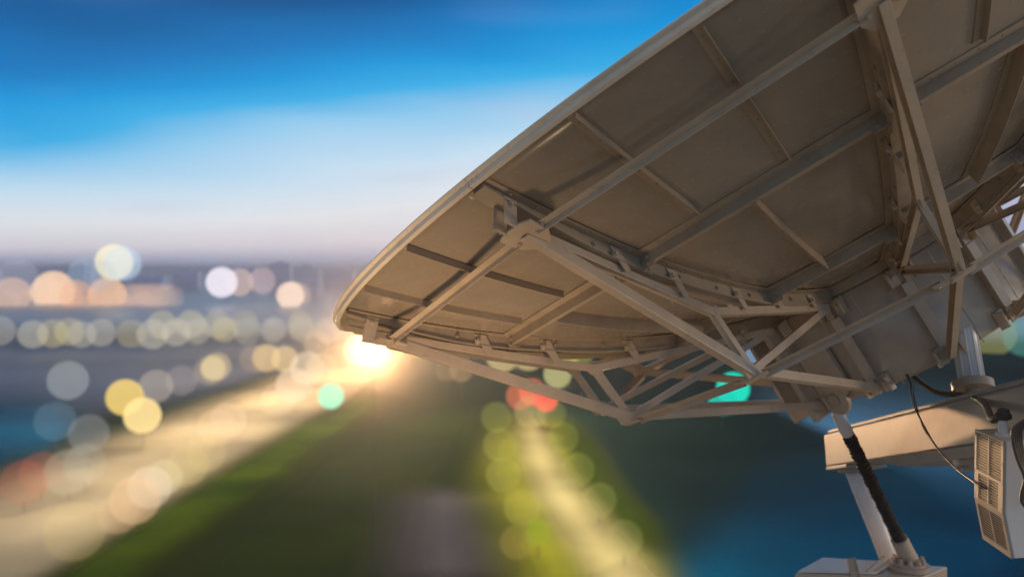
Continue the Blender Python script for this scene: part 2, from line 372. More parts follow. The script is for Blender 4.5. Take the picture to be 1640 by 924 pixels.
bm = bmesh.new(); beam(bm, p-d*.018*R, p+d*.022*R, .012*R, .004*R, er(.5)*.55+EZ); obj('splice_plate', bm, M_str, rs2); bm = bmesh.new(); beam(bm, q-d*.042*R, q-d*.0*R, .012*R, .004*R, er(.5)*.55+EZ)
bolt(bm, q-d*.035*R+EZ*.001*R, EZ, .007, .01)
obj('splice_plate', bm, M_str, rs2)
protos = [panel, rim, rib, ring_a, ring_b, ring_c] + sts + [truss, rs1, rs2]
for k in range(1, 12):
    for p_ in protos: rot_copy(p_, k)
# --- hub drum
bm = bmesh.new(); nD = 72
lathe(bm, (0, 0, -.012*R), (0, 0, 1), [(0, .238*R), (.006*R, .250*R), (.187*R, .250*R), (.192*R, .249*R), (.196*R, .2455*R)], n=nD)
drum = obj('hub_drum', bm, M_drum, dish)
for p_ in drum.data.polygons: p_.use_smooth = abs(p_.normal.z) < .7
bm = bmesh.new(); lathe(bm, (0, 0, -.20*R), (0, 0, 1), [(0, .10*R), (.14*R, .205*R), (.188*R, .205*R)], n=48)
obj('hub_neck', bm, M_dark, drum, smooth=True)  # neck coloured dark to stand in for the shadow in the recess
# mounting tabs with bolts and the tee-shaped fin between them
def tab(bm, s, h, cc):
    for c in cc:
        o_ = er(s)*.2505*R+EZ*h*R+ec(s)*c*.0125*R
        cs = [(-.008, -.017), (.008, -.017), (.008, .017), (-.008, .017)]
        poly_prism(bm, [o_+ec(s)*a_*R+EZ*b_*R for a_, b_ in cs], [o_+ec(s)*a_*R+EZ*b_*R+er(s)*.004*R for a_, b_ in cs])
        bolt(bm, o_+er(s)*.004*R, er(s), .014, .02)
        o2 = o_+ec(s)*c*.0095*R
        poly_prism(bm, [o2+EZ*-.018*R, o2+EZ*.018*R, o2+EZ*.014*R+er(s)*.022*R, o2+EZ*-.014*R+er(s)*.022*R],
                   [p+ec(s)*c*.0035*R for p in (o2+EZ*-.018*R, o2+EZ*.018*R, o2+EZ*.014*R+er(s)*.022*R, o2+EZ*-.014*R+er(s)*.022*R)])
tbs = []
for h_ in (H_[1]+.008, G_[1]-.004):
    for c_ in (-1, 1): bm = bmesh.new(); tab(bm, 0, h_, (c_,)); tbs.append(obj('mounting_tab', bm, M_str, drum))
bm = bmesh.new(); p, q = er(0)*.2505*R+EZ*.025*R, er(0)*.2505*R+EZ*.155*R
beam(bm, p+er(0)*.008*R, q+er(0)*.008*R, .004*R, .018*R, er(0)); beam(bm, p+er(0)*.0185*R, q+er(0)*.0185*R, .020*R, .003*R, er(0))
fin = obj('drum_fin', bm, M_drum, drum)
for k in range(1, 12):
    for p_ in tbs+[fin]: rot_copy(p_, k, drum)
# channel plates beside the lifting lug, and the lug itself
bm = bmesh.new()
for s, dep in ((-1.55, .046), (-1.02, .042)):
    p, q = er(s)*.25*R+EZ*.0*R, er(s)*.25*R+EZ*.196*R
    beam(bm, p+er(s)*dep/2*R, q+er(s)*dep/2*R, .006*R, dep*R, er(s))
    beam(bm, p+er(s)*dep*R, q+er(s)*dep*R, .018*R, .004*R, er(s))
obj('channel_plate', bm, M_drum, drum)
LN = er(-.30)
def lugc(s, r): return LP(s, r, .196)
PIN = LP(-.88, .252, .172)
for nm_, cpt in (('lifting_lug', LP(-.72, .2535, .170)), ('lifting_lug', LP(-1.22, .2535, .170))):
    bm = bmesh.new(); s_ = -.72 if cpt == LP(-.72, .2535, .170) else -1.22
    X_ = ec(s_); N_ = er(s_); pts = [(.050, -.105), (.052, -.012)]
    for i in range(11):
        a_ = -.12+(PI+.24)*i/10; pts.append((.030*math.cos(a_), .004+.030*math.sin(a_)))
    pts += [(-.032, -.02), (-.030, -.105)]
    poly_prism(bm, [cpt+X_*a_*R+EZ*b_*R-N_*.0005*R for a_, b_ in pts], [cpt+X_*a_*R+EZ*b_*R+N_*.010*R for a_, b_ in pts])
    lg = obj('lifting_lug', bm, M_drum, drum, bevel=.003)
    bm = bmesh.new(); lathe(bm, cpt+N_*.009*R, cpt+N_*R, [(0, .0135*R), (.004*R, .0135*R), (.006*R, .0115*R), (.0065*R, .008*R)]); obj('pivot_pin', bm, M_rib, lg)
# weld seams and faint drips on the drum
for s in (-.25, .30, 1.5, 2.4):
    bm = bmesh.new()
    for i in range(22):
        h = .0+.19*i/22; cyl(bm, er(s)*.2495*R+EZ*h*R, er(s)*.2495*R+EZ*(h+.0085)*R, .0018*R*random.uniform(.6, 1.2), n=6)
    obj('weld_seam', bm, M_drum, drum)

PINW = mw @ PIN
# ------------------------------------------------------------------ jack screw
jack = empty('screw_jack', PINW); tag(jack, 'slanted jack with brown ribbed rubber bellows under the dish drum', 'jack')
def W2(o, p): return Vector(p)-o.location
FOOT = px(1455, 893, 1.885)
d = (FOOT-PINW); Lj = d.length; dn = d.normalized()
t0 = (px(1360, 692, 1.80)-PINW).length/Lj
bm = bmesh.new(); z0 = Vector((0, 0, 0))
lathe(bm, z0-dn*.05, dn, [(0, .02), (.015, .030), (.09, .032), (.105, .026), (t0*Lj*.55, .026), (t0*Lj*.60, .037), (t0*Lj*.95+.03, .038), (t0*Lj+.045, .036), (t0*Lj+.05, .03)], n=24)
obj('rod_end', bm, M_white, jack, smooth=True)
bm = bmesh.new(); Lb = Lj*(1-t0)-.03; prf = []; n = 34
for i in range(n+1):
    tt = Lb*i/n; rj = .0375+.0025*math.sin(i*1.7)
    prf += [(tt, rj-.010), (tt+Lb/n*.35, rj+.002), (tt+Lb/n*.6, rj+.0015)]
lathe(bm, dn*(t0*Lj), dn*Lj, prf, n=28)
obj('bellows', bm, M_rub, jack)
bm = bmesh.new(); lathe(bm, dn*(Lj-.16), dn*Lj, [(0, .043), (.0, .052), (.17, .056)], n=28)
obj('collar', bm, M_galv, jack, smooth=False)
# ------------------------------------------------------------------ beam stand
stand = empty('beam_stand', px(1340, 722, 2.12)); tag(stand, 'thick grey beam on a slanted round post behind the bellows', 'stand')
BL, BR = px(1350, 722, 2.12), px(1655, 664, 1.33)
BE = BR+(BR-BL)*.35
bh, bw = .0735*R, .085*R
bm = bmesh.new(); beam(bm, W2(stand, BL), W2(stand, BE), bw, bh, (0, 0, 1))
beam(bm, W2(stand, BL+(BE-BL)*.012), W2(stand, BE), bw*.86, .010*R, (0, 0, 1), off=(0, bh/2+.005*R))
obj('beam', bm, M_beam, stand, bevel=.012)
bm = bmesh.new(); bd = (BE-BL).normalized(); bx, by = frame(bd, Vector((0, 0, 1)))
def onb(t, xo, yo): return BL+bd*t+bx*xo+by*yo
Lbm = (BE-BL).length
beam(bm, W2(stand, onb(.02, 0, -bh/2-.012)), W2(stand, onb(.42, 0, -bh/2-.012)), bw*1.05, .022, by)
cyl(bm, W2(stand, onb(.20, 0, -bh/2-.024)), W2(stand, onb(.20, 0, -bh/2-.045)), .11, n=32)
obj('bearing_plate', bm, M_beam, stand, bevel=.004)
bm = bmesh.new()
tb_ = (px(1500, 700, 1.65)-BL).dot(bd)
q_ = [onb(tb_-.35, -bw*.62, -bh/2-.004), onb(tb_+1.05, -bw*.62, -bh/2-.004), onb(tb_+1.05, bw*.62, -bh/2-.004), onb(tb_-.35, bw*.62, -bh/2-.004)]
q2 = [onb(tb_-.22, -bw*.5, -bh/2-.055), onb(tb_+.95, -bw*.5, -bh/2-.055), onb(tb_+.95, bw*.5, -bh/2-.055), onb(tb_-.22, bw*.5, -bh/2-.055)]
poly_prism(bm, [W2(stand, p) for p in q_], [W2(stand, p) for p in q2])
cyl(bm, W2(stand, onb(tb_+.48, 0, -bh/2-.055)), W2(stand, onb(tb_+.48, 0, -bh/2-.085)), .125, n=36)
cyl(bm, W2(stand, onb(tb_+.48, 0, -bh/2-.085)), W2(stand, onb(tb_+.48, 0, -bh/2-.11)), .095, n=36)
for i in range(8):
    a_ = 2*PI*i/8; bolt(bm, W2(stand, onb(tb_+.48+.11*math.cos(a_), .11*math.sin(a_), -bh/2-.085)), -by, .012, .022)
obj('saddle_plate', bm, M_beam, stand, bevel=.003)
ct, cb_ = onb(.20, 0, -bh/2-.04), px(1428, 905, 2.14)
bm = bmesh.new(); cyl(bm, W2(stand, ct), W2(stand, cb_+(cb_-ct)*1.0), .062, n=36)
o_ = obj('post', bm, M_white, stand, smooth=True)
# white tube on a flange that carries the drum from the beam
tp = px(1557, 612, 1.60); 
tube_up = px(1538, 500, 1.66)
tdir = (tube_up-tp).normalized()
bm = bmesh.new(); cyl(bm, W2(stand, tp), W2(stand, tube_up+tdir*.25), .064, n=40)
for i in range(10):
    a_ = 2*PI*i/10; x_, y_ = frame(tdir, Vector((0, 0, 1))); e_ = x_*math.cos(a_)*.062+y_*math.sin(a_)*.062
    cyl(bm, W2(stand, tp+e_), W2(stand, tube_up+tdir*.2+e_), .007, n=8)
o_ = obj('drum_tube', bm, M_white, stand, smooth=True)
bm = bmesh.new(); lathe(bm, W2(stand, tp-tdir*.0), W2(stand, tp-tdir*2), [(0, .105), (.045, .105), (.045, .04), (.20, .045), (.30, .06)], n=36)
obj('tube_flange', bm, M_rib, stand)
# ------------------------------------------------------------------ pedestal
zt = px(1475, 922, 1.84).z
def flat(x, y, d): p = px(x, y, d); return Vector((p.x, p.y, zt))
pc = [flat(1272, 923, 1.855), flat(1315, 901, 1.95), flat(1518, 892, 1.90), flat(1478, 922, 1.835)]
ped = empty('equipment_pedestal', (pc[0]+pc[2])/2-Vector((0, 0, HC-3.6-HC+ (zt-(HC-3.6)) if False else 0))); tag(ped, 'pale painted metal pedestal box carrying the foot of the bellows jack', 'pedestal')
bm = bmesh.new(); DECK = HC-3.6
poly_prism(bm, [W2(ped, p) for p in pc], [W2(ped, (p.x, p.y, DECK+.006)) for p in pc])
obj('cabinet', bm, M_drum, ped, bevel=.01)
def top_plate(lo, hi):                                            # bilinear on the pedestal's top
    def b(u, v): return (pc[0]*(1-u)+pc[3]*u)*(1-v)+(pc[1]*(1-u)+pc[2]*u)*v
    return [b(lo[0], lo[1]), b(hi[0], lo[1]), b(hi[0], hi[1]), b(lo[0], hi[1])]
bm = bmesh.new(); tpz = top_plate((.02, .04), (.62, .96))
poly_prism(bm, [W2(ped, p+Vector((0, 0, .004))) for p in tpz], [W2(ped, p+Vector((0, 0, .014))) for p in tpz])
obj('lid', bm, M_white, ped, bevel=.003)
FT = Vector((FOOT.x, FOOT.y, zt))
bm = bmesh.new()
cyl(bm, W2(ped, FT+Vector((0, 0, .002))), W2(ped, FT+Vector((0, 0, .03))), .125, n=40); cyl(bm, W2(ped, FT+Vector((0, 0, .03))), W2(ped, FT+Vector((0, 0, .045))), .10, n=40)
for i in range(10):
    a_ = 2*PI*i/10; e_ = Vector((math.cos(a_)*.085, math.sin(a_)*.085, .045)); bolt(bm, W2(ped, FT+e_), (0, 0, 1), .013, .03)
obj('flange', bm, M_galv, ped)
bm = bmesh.new()
p = px(1372, 930, 1.84); q = px(1362, 893, 1.86)
beam(bm, W2(ped, p), W2(ped, q), .055, .02, (0, -1, .2), 'C', .004)
p = px(1388, 915, 1.85); q = px(1416, 890, 1.87)
cyl(bm, W2(ped, p), W2(ped, q), .008, n=10)
cyl(bm, W2(ped, p+Vector((.012, 0, -.03))), W2(ped, q+Vector((.03, 0, -.03))), .008, n=10)
obj('bracket', bm, M_galv, ped)
# ------------------------------------------------------------------ vent unit
vu = empty('vent_unit', px(1610, 890, 1.2)); tag(vu, 'white equipment box with beige louvred panel hanging under the grey beam', 'equipment box')
def VX(x, y, d): return px(x, y, d)
cT = VX(1611, 706, 1.20); lT = VX(1565, 705, 1.29); upz = Vector((0, 0, 1))
e1 = Vector((lT.x-cT.x, lT.y-cT.y, 0)); e2 = Vector((.16*R, .03*R, 0))        # along the louvred face, along the white side
H1, H2 = .0965*R*1.0, .158*R; dx = (.0125*R, .012*R)
inw = e2.normalized()
def vp(u, v, h, sh=0): return cT+e1*u+e2*v-upz*h+inw*sh
bm = bmesh.new()
def slab(bm, h0, h1, s0, s1):
    poly_prism(bm, [W2(vu, vp(0, 0, h0, s0)), W2(vu, vp(1, 0, h0, s0)), W2(vu, vp(1, 1, h0, 0)), W2(vu, vp(0, 1, h0, 0))],
               [W2(vu, vp(0, 0, h1, s1)), W2(vu, vp(1, 0, h1, s1)), W2(vu, vp(1, 1, h1, 0)), W2(vu, vp(0, 1, h1, 0))])
loop = [vp(0, 0, 0), vp(0, 0, H1), vp(0, 0, H2, .0145*R), vp(0, 1, H2), vp(0, 1, 0)]
loop2 = [vp(1, 0, 0), vp(1, 0, H1), vp(1, 0, H2, .0145*R), vp(1, 1, H2), vp(1, 1, 0)]
poly_prism(bm, [W2(vu, p) for p in loop], [W2(vu, p) for p in loop2])
obj('casing', bm, M_white, vu, bevel=.006)
# louvred panel: frame bars and slats standing just off the casing, a dark sheet behind for the shaded hollow
nf = e1.normalized().cross(upz); nf = nf if nf.dot(-inw) > 0 else -nf
def vf(u, h, o=0):
    sh = 0 if h <= H1 else .0145*R*(h-H1)/(H2-H1)
    return vp(u, 0, h, sh)+nf*o
bm = bmesh.new()
banks = [(.035, .58, .07, .93), (.62, .99, .15, .85), (1.08, 1.55, .08, .92)]
for a_, b_, u0, u1 in banks:
    h0, h1 = a_*H1, b_*H1
    poly_prism(bm, [W2(vu, vf(u, h, .0015)) for u, h in ((u0, h0), (u1, h0), (u1, h1), (u0, h1))], [W2(vu, vf(u, h, .003)) for u, h in ((u0, h0), (u1, h0), (u1, h1), (u0, h1))])
obj('vent_shade_sheet', bm, M_dark, vu)
bm = bmesh.new()
def fb(bm, u0, u1, h0, h1, a=.002, b=.010):
    q = ((u0, h0), (u1, h0), (u1, h1), (u0, h1)); poly_prism(bm, [W2(vu, vf(u, h, a)) for u, h in q], [W2(vu, vf(u, h, b)) for u, h in q])
for a_, b_, u0, u1 in banks:
    n = int((b_-a_)*27)
    for i in range(n):
        h = (a_+(b_-a_)*(i+.75)/n)*H1; fb(bm, u0, .5-.02, h-.0030, h, .004, .0085); fb(bm, .52, u1, h-.0030, h, .004, .0085)
    fb(bm, .48, .52, a_*H1, b_*H1, .004, .0100)
obj('louvre_slats', bm, M_vent, vu)
bm = bmesh.new()
prev = 0
hs = [0]+[x for b in banks for x in b[:2]]+[1.0+.62]
fb(bm, 0, 1, .0, .035*H1); fb(bm, 0, 1, .58*H1, .62*H1); fb(bm, 0, 1, .99*H1, H1); fb(bm, 0, 1, H1, 1.08*H1); fb(bm, 0, 1, 1.55*H1, H2)
for a_, b_, u0, u1 in banks: fb(bm, 0, u0, a_*H1, b_*H1); fb(bm, u1, 1, a_*H1, b_*H1)
for h in (.06, .33, .6, .95, 1.15, 1.5):
    for u in (.03, .97): rivet(bm, W2(vu, vf(u, h*H1, .010)), nf, .0035, .003)
obj('vent_panel', bm, M_vent, vu)
bm = bmesh.new(); g0 = vp(.45, .10, -.0); cyl(bm, W2(vu, g0-upz*.002), W2(vu, g0+upz*.010), .03, n=20); cyl(bm, W2(vu, g0+upz*.010), W2(vu, g0+upz*.065), .018, n=20)
obj('pipe_stub', bm, M_white, vu)
bm = bmesh.new(); lathe(bm, W2(vu, g0+upz*.062), W2(vu, g0+upz*2), [(0, .022), (.008, .033), (.022, .033), (.03, .026), (.045, .022)], n=20)
obj('cable_gland', bm, M_dark, vu)
bm = bmesh.new(); hp = vp(1, .25, .03)
tgt = onb((hp-BL).dot(bd)-.02, 0, -bh/2-.02)
beam(bm, W2(vu, hp), W2(vu, tgt), .06, .03, upz, 'L', .005); beam(bm, W2(vu, vp(1, .9, .01)), W2(vu, tgt+bd*.25), .06, .03, upz, 'L', .005)
obj('hanger_arm', bm, M_str, vu)
# ------------------------------------------------------------------ cables
bm = bmesh.new(); tube(bm, [px(1452, 590, 1.66), px(1466, 605, 1.66), px(1500, 628, 1.58), px(1548, 633, 1.48), px(1577, 648, 1.36), px(1590, 672, 1.26), g0+upz*.10, g0+upz*.04], .0155, 14, 8)
tag(obj('power_cable', bm, M_cab, smooth=True), 'thick brown cable looping from the drum to the box gland', 'cable')
bm = bmesh.new()
for k in (-1, 1): tube(bm, [px(1452+k, 600, 1.64), px(1458+k, 612, 1.62), px(1464+k*2, 645, 1.56), px(1478, 680+k*2, 1.5), px(1500, 716, 1.44), px(1530, 749, 1.37), px(1566, 776, 1.27), px(1580, 782, 1.25)], .0042, 8, 8)
tag(obj('thin_cable', bm, M_cab, smooth=True), 'thin twin cable hanging from the drum to the side of the white box', 'cable')
bm = bmesh.new()
for k in range(5):
    o = k*3.2; dd = 1.12+.012*k
    tube(bm, [px(1650+o, 665, dd), px(1637-o*.3+6, 672+k*2, dd), px(1622+o, 690+k*3, dd), px(1628+o*.9, 730, dd), px(1641+o*.3, 765, dd), px(1636+o, 790, dd), px(1638+o*.8, 806, dd), px(1652+o, 815, dd), px(1668+o, 790, dd), px(1664+o, 730, dd), px(1652+o, 665, dd)], .0062, 8, 7)
tag(obj('cable_coil', bm, M_cab, smooth=True), 'coil of brown cable hanging over the white box at the right edge', 'cable')
# ------------------------------------------------------------------ terrace the antenna and the camera stand on (below the frame)
bm = bmesh.new(); beam(bm, (0, -3, DECK-18.2), (0, 9.6, DECK-18.2), 30, 36.4, (0, 0, 1))
tag(obj('terrace_building', bm, M_conc), 'flat topped building whose terrace carries the antenna, below the view', 'building')
# unseen floodlight added on the terrace to give the dish tip its warm light
FLP = Vector((-.5, 2.3, DECK+.45)); fl = empty('fill_floodlight', (FLP.x, FLP.y, DECK)); tag(fl, 'added warm fill floodlight on a terrace stand out of view, aimed at the dish tip', 'floodlight')
aim = (Vector((-.75, 4.7, HC-.1))-FLP).normalized()
bm = bmesh.new(); ax_, ay_ = frame(aim, Vector((0, 1, 0))); o_ = FLP-fl.location
poly_prism(bm, [o_-aim*.12+ax_*a*.12+ay_*b*.09 for a, b in ((-1, -1), (1, -1), (1, 1), (-1, 1))], [o_-aim*.01+ax_*a*.20+ay_*b*.15 for a, b in ((-1, -1), (1, -1), (1, 1), (-1, 1))]); obj('housing', bm, M_dark, fl)
bm = bmesh.new(); cyl(bm, (0, 0, .0), (0, 0, .34), .03, n=16); cyl(bm, (0, 0, 0), (0, 0, .02), .14, n=24); obj('floor_stand', bm, M_dark, fl)
bm = bmesh.new(); poly_prism(bm, [o_-aim*.008+ax_*a*.185+ay_*b*.135 for a, b in ((-1, -1), (1, -1), (1, 1), (-1, 1))], [o_+aim*.002+ax_*a*.185+ay_*b*.135 for a, b in ((-1, -1), (1, -1), (1, 1), (-1, 1))])
ml = bpy.data.materials.new('lit_lens'); ml.use_nodes = True; b_ = ml.node_tree.nodes['Principled BSDF']; b_.inputs['Emission Color'].default_value = (1, .7, .4, 1); b_.inputs['Emission Strength'].default_value = 10; obj('lens', bm, ml, fl)
ld = bpy.data.lights.new('fill_beam', 'SPOT'); ld.energy = 390; ld.color = (1, .69, .42); ld.shadow_soft_size = .45; ld.spot_size = math.radians(56); ld.spot_blend = 1.0
lo = bpy.data.objects.new('fill_beam', ld); C.objects.link(lo); lo.location = FLP+aim*.05; lo.rotation_euler = (-aim).to_track_quat('Z', 'Y').to_euler()

#BACKGROUND
# ------------------------------------------------------------------ the city below: ground, water, roads
def gp(x, y, z=0.0):
    """point of the city floor seen at photo pixel x, y"""
    o = MC.translation; d = (MC.to_3x3() @ Vector(((x-820)/F_PX, -(y-462)/F_PX, -1))).normalized()
    t = (z-o.z)/d.z; return o+d*t
def ground_mat(name, c1, c2, scale=.02, rough=.9, spec=.3, fade=False, c3=None):
    m, n, l, b = new_mat(name)
    g = n.new('ShaderNodeNewGeometry'); t = n.new('ShaderNodeTexNoise'); t.inputs['Scale'].default_value = scale; t.inputs['Detail'].default_value = 3
    l.new(g.outputs['Position'], t.inputs[0])
    r = n.new('ShaderNodeValToRGB'); r.color_ramp.elements[0].position = .32; r.color_ramp.elements[1].position = .68
    r.color_ramp.elements[0].color = (*c1, 1); r.color_ramp.elements[1].color = (*c2, 1); l.new(t.outputs[0], r.inputs[0])
    if c3: e = r.color_ramp.elements.new(.5); e.color = (*c3, 1)
    l.new(r.outputs[0], b.inputs['Base Color']); b.inputs['Roughness'].default_value = rough; b.inputs['Specular IOR Level'].default_value = spec
    if fade:
        at = n.new('ShaderNodeAttribute'); at.attribute_name = 'edge'
        sm_ = n.new('ShaderNodeMapRange'); sm_.interpolation_type = 'SMOOTHSTEP'; l.new(at.outputs['Fac'], sm_.inputs[0]); l.new(sm_.outputs[0], b.inputs['Alpha'])
    return m
def sheet(name, rows, m, z, edge_rows=None, kind='structure', extra=()):
    """rows: list of rows of (Vector, edge) ; a soft sheet whose border thins out into its surroundings"""
    me = bpy.data.meshes.new(name); vs, fs, es = [], [], []
    n = len(rows[0])
    for r_ in rows:
        for p, e in r_: vs.append((p.x, p.y, z)); es.append(e)
    for i in range(len(rows)-1):
        for j in range(n-1): fs.append((i*n+j, i*n+j+1, (i+1)*n+j+1, (i+1)*n+j))
    me.from_pydata(vs, [], fs); at = me.attributes.new('edge', 'FLOAT', 'POINT'); at.data.foreach_set('value', es)
    me.materials.append(m)
    bm = bmesh.new(); bm.from_mesh(me); bmesh.ops.recalc_face_normals(bm, faces=bm.faces)
    if bm.faces[0].normal.z < 0: bmesh.ops.reverse_faces(bm, faces=bm.faces)
    bm.to_mesh(me); bm.free()
    o = bpy.data.objects.new(name, me); C.objects.link(o); o['kind'] = kind; return o
def ribbon(name, left, right, m, z, soft=.35, ends=(1, 1), kind='structure'):
    """left/right: matching lists of photo pixels of the two edges on the ground"""
    def res(Q, k):
        P = [Vector((*q, 0)) for q in Q]; n = len(P)-1; t = k*n; i = min(int(t), n-1); t -= i
        a = P[max(i-1, 0)]; b = P[i]; c = P[i+1]; d = P[min(i+2, n)]
        return .5*((2*b)+(c-a)*t+(2*a-5*b+4*c-d)*t*t+(3*b-a-3*c+d)*t**3)
    rows = []; NS = 40
    for k in range(NS+1):
        l_, r_ = res(left, k/NS), res(right, k/NS); row = []
        el = min(1, min(k if ends[0] else 99, NS-k if ends[1] else 99)/10)
        for j in range(13):
            u = -soft+(1+2*soft)*j/12; p = l_+(r_-l_)*u
            e = min(1, max(0, min(u+soft, 1+soft-u)/(2*soft)))
            row.append((gp(p.x, max(p.y, 436)), e*el))
        rows.append(row)
    return sheet(name, rows, m, z, kind=kind)
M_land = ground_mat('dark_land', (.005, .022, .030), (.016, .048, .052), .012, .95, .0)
bm = bmesh.new(); S = 26000
vs = [bm.verts.new(p) for p in ((-S, -2000, 0), (S, -2000, 0), (S, 2*S, 0), (-S, 2*S, 0))]; bm.faces.new(vs)
tag(obj('ground', bm, M_land), kind='structure')
# lagoon behind the city
m, n, l, b = new_mat('still_water'); b.inputs['Base Color'].default_value = (.22, .32, .50, 1); b.inputs['Roughness'].default_value = .35; b.inputs['Specular IOR Level'].default_value = .8
at = n.new('ShaderNodeAttribute'); at.attribute_name = 'edge'; l.new(at.outputs['Fac'], b.inputs['Alpha'])
M_water = m
ribbon('bay', [(-1500, 440), (800, 440), (3000, 440)], [(-1500, 545), (800, 540), (3000, 545)], M_water, .10, .12)
m, n, l, b = new_mat('glossy_slate'); b.inputs['Roughness'].default_value = .42; b.inputs['Specular IOR Level'].default_value = .7
g_ = n.new('ShaderNodeNewGeometry'); mp_ = n.new('ShaderNodeMapping'); mp_.inputs['Scale'].default_value = (.004, .015, 1); l.new(g_.outputs['Position'], mp_.inputs[0])
t_ = n.new('ShaderNodeTexNoise'); t_.inputs['Scale'].default_value = 1; t_.inputs['Detail'].default_value = 2; l.new(mp_.outputs[0], t_.inputs[0]); r_ = n.new('ShaderNodeValToRGB'); l.new(t_.outputs[0], r_.inputs[0])
r_.color_ramp.elements[0].position = .35; r_.color_ramp.elements[1].position = .65; r_.color_ramp.elements[0].color = (.03, .05, .10, 1); r_.color_ramp.elements[1].color = (.10, .13, .24, 1); l.new(r_.outputs[0], b.inputs['Base Color'])
at = n.new('ShaderNodeAttribute'); at.attribute_name = 'edge'; l.new(at.outputs['Fac'], b.inputs['Alpha'])
M_slate = m
ribbon('glossy_land', [(-400, 540), (200, 540), (620, 536)], [(-400, 655), (150, 650), (450, 600)], M_slate, .11, .25)  # land given a water-like finish so it mirrors the pale sky
M_blue = ground_mat('blue_basin_floor', (.0, .05, .14), (.0, .18, .42), .012, .9, .0, True)
ribbon('pool', [(1040, 880), (1250, 825), (1500, 800), (1800, 790)], [(960, 1010), (1200, 1010), (1500, 1010), (1800, 1010)], M_blue, .20, .9)
M_can = ground_mat('bright_blue_canal', (.01, .24, .55), (.04, .34, .70), .01, .35, .15, True)
ribbon('canal', [(1190, 640), (1340, 655), (1640, 690), (1900, 700)], [(1290, 690), (1420, 730), (1640, 815), (1900, 850)], M_can, .15, .8)
ribbon('canal', [(-200, 640), (-60, 650), (60, 650), (150, 655)], [(-200, 740), (-60, 735), (60, 715), (130, 690)], M_blue, .15, .5)
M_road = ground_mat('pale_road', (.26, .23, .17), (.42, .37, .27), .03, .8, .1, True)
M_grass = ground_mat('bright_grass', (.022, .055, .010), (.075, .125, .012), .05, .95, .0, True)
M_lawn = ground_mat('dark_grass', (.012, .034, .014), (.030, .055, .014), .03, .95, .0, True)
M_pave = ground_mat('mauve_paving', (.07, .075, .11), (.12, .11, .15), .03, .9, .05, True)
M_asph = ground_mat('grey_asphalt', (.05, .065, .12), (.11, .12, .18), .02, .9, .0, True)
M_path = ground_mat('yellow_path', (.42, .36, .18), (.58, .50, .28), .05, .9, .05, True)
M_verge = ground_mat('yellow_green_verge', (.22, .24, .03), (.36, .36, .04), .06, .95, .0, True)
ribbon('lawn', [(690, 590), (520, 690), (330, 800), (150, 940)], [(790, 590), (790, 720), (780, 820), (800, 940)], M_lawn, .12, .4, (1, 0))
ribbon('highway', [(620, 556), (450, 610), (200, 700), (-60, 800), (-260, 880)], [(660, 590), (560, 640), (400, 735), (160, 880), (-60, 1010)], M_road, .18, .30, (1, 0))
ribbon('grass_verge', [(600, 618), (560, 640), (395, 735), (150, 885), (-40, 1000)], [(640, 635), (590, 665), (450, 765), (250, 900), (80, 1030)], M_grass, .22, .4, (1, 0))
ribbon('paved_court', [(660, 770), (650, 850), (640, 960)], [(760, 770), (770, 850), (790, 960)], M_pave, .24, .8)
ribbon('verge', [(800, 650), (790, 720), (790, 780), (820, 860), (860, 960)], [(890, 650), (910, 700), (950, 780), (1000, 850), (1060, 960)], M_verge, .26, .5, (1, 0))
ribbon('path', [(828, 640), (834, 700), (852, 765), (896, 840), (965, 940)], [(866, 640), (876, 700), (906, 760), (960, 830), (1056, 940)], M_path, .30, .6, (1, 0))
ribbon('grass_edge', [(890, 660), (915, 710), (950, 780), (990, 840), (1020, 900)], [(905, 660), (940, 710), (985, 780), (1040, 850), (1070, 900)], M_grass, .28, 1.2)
# ------------------------------------------------------------------ lamps of the city, as oversized glowing globes imitating lens-blur discs
def glow_mat(name, col, a, strength=1.0):
    """oversized translucent shell imitating the lens-blur disc of a lamp; it gives off light"""
    m = bpy.data.materials.new(name); m.use_nodes = True; n = m.node_tree.nodes; l = m.node_tree.links; n.clear()
    o_ = n.new('ShaderNodeOutputMaterial'); t = n.new('ShaderNodeBsdfTransparent'); e = n.new('ShaderNodeEmission'); mx = n.new('ShaderNodeMixShader')
    e.inputs[0].default_value = (*s2l(col), 1); e.inputs[1].default_value = strength*1.2
    lw = n.new('ShaderNodeLayerWeight'); lw.inputs[0].default_value = .5
    r = n.new('ShaderNodeMapRange'); r.interpolation_type = 'SMOOTHSTEP'; r.inputs['From Min'].default_value = .72; r.inputs['From Max'].default_value = .97
    al = 1-math.sqrt(1-a*(.82 if a < .6 else .95)); r.inputs['To Min'].default_value = al; r.inputs['To Max'].default_value = min(.95, al*2.2); l.new(lw.outputs['Facing'], r.inputs[0])
    l.new(r.outputs[0], mx.inputs[0]); l.new(t.outputs[0], mx.inputs[1]); l.new(e.outputs[0], mx.inputs[2]); l.new(mx.outputs[0], o_.inputs[0])
    return m
M_pole = paint('dark_lamp_pole', (.05, .05, .055), .6, var=.1, bump=0)
_gm = {}; _me = {}
def sphere_mesh():
    bm = bmesh.new(); bmesh.ops.create_uvsphere(bm, u_segments=36, v_segments=24, radius=1)
    me = bpy.data.meshes.new('blur_globe'); bm.to_mesh(me); bm.free()
    for p in me.polygons: p.use_smooth = True
    return me
SPH = sphere_mesh()
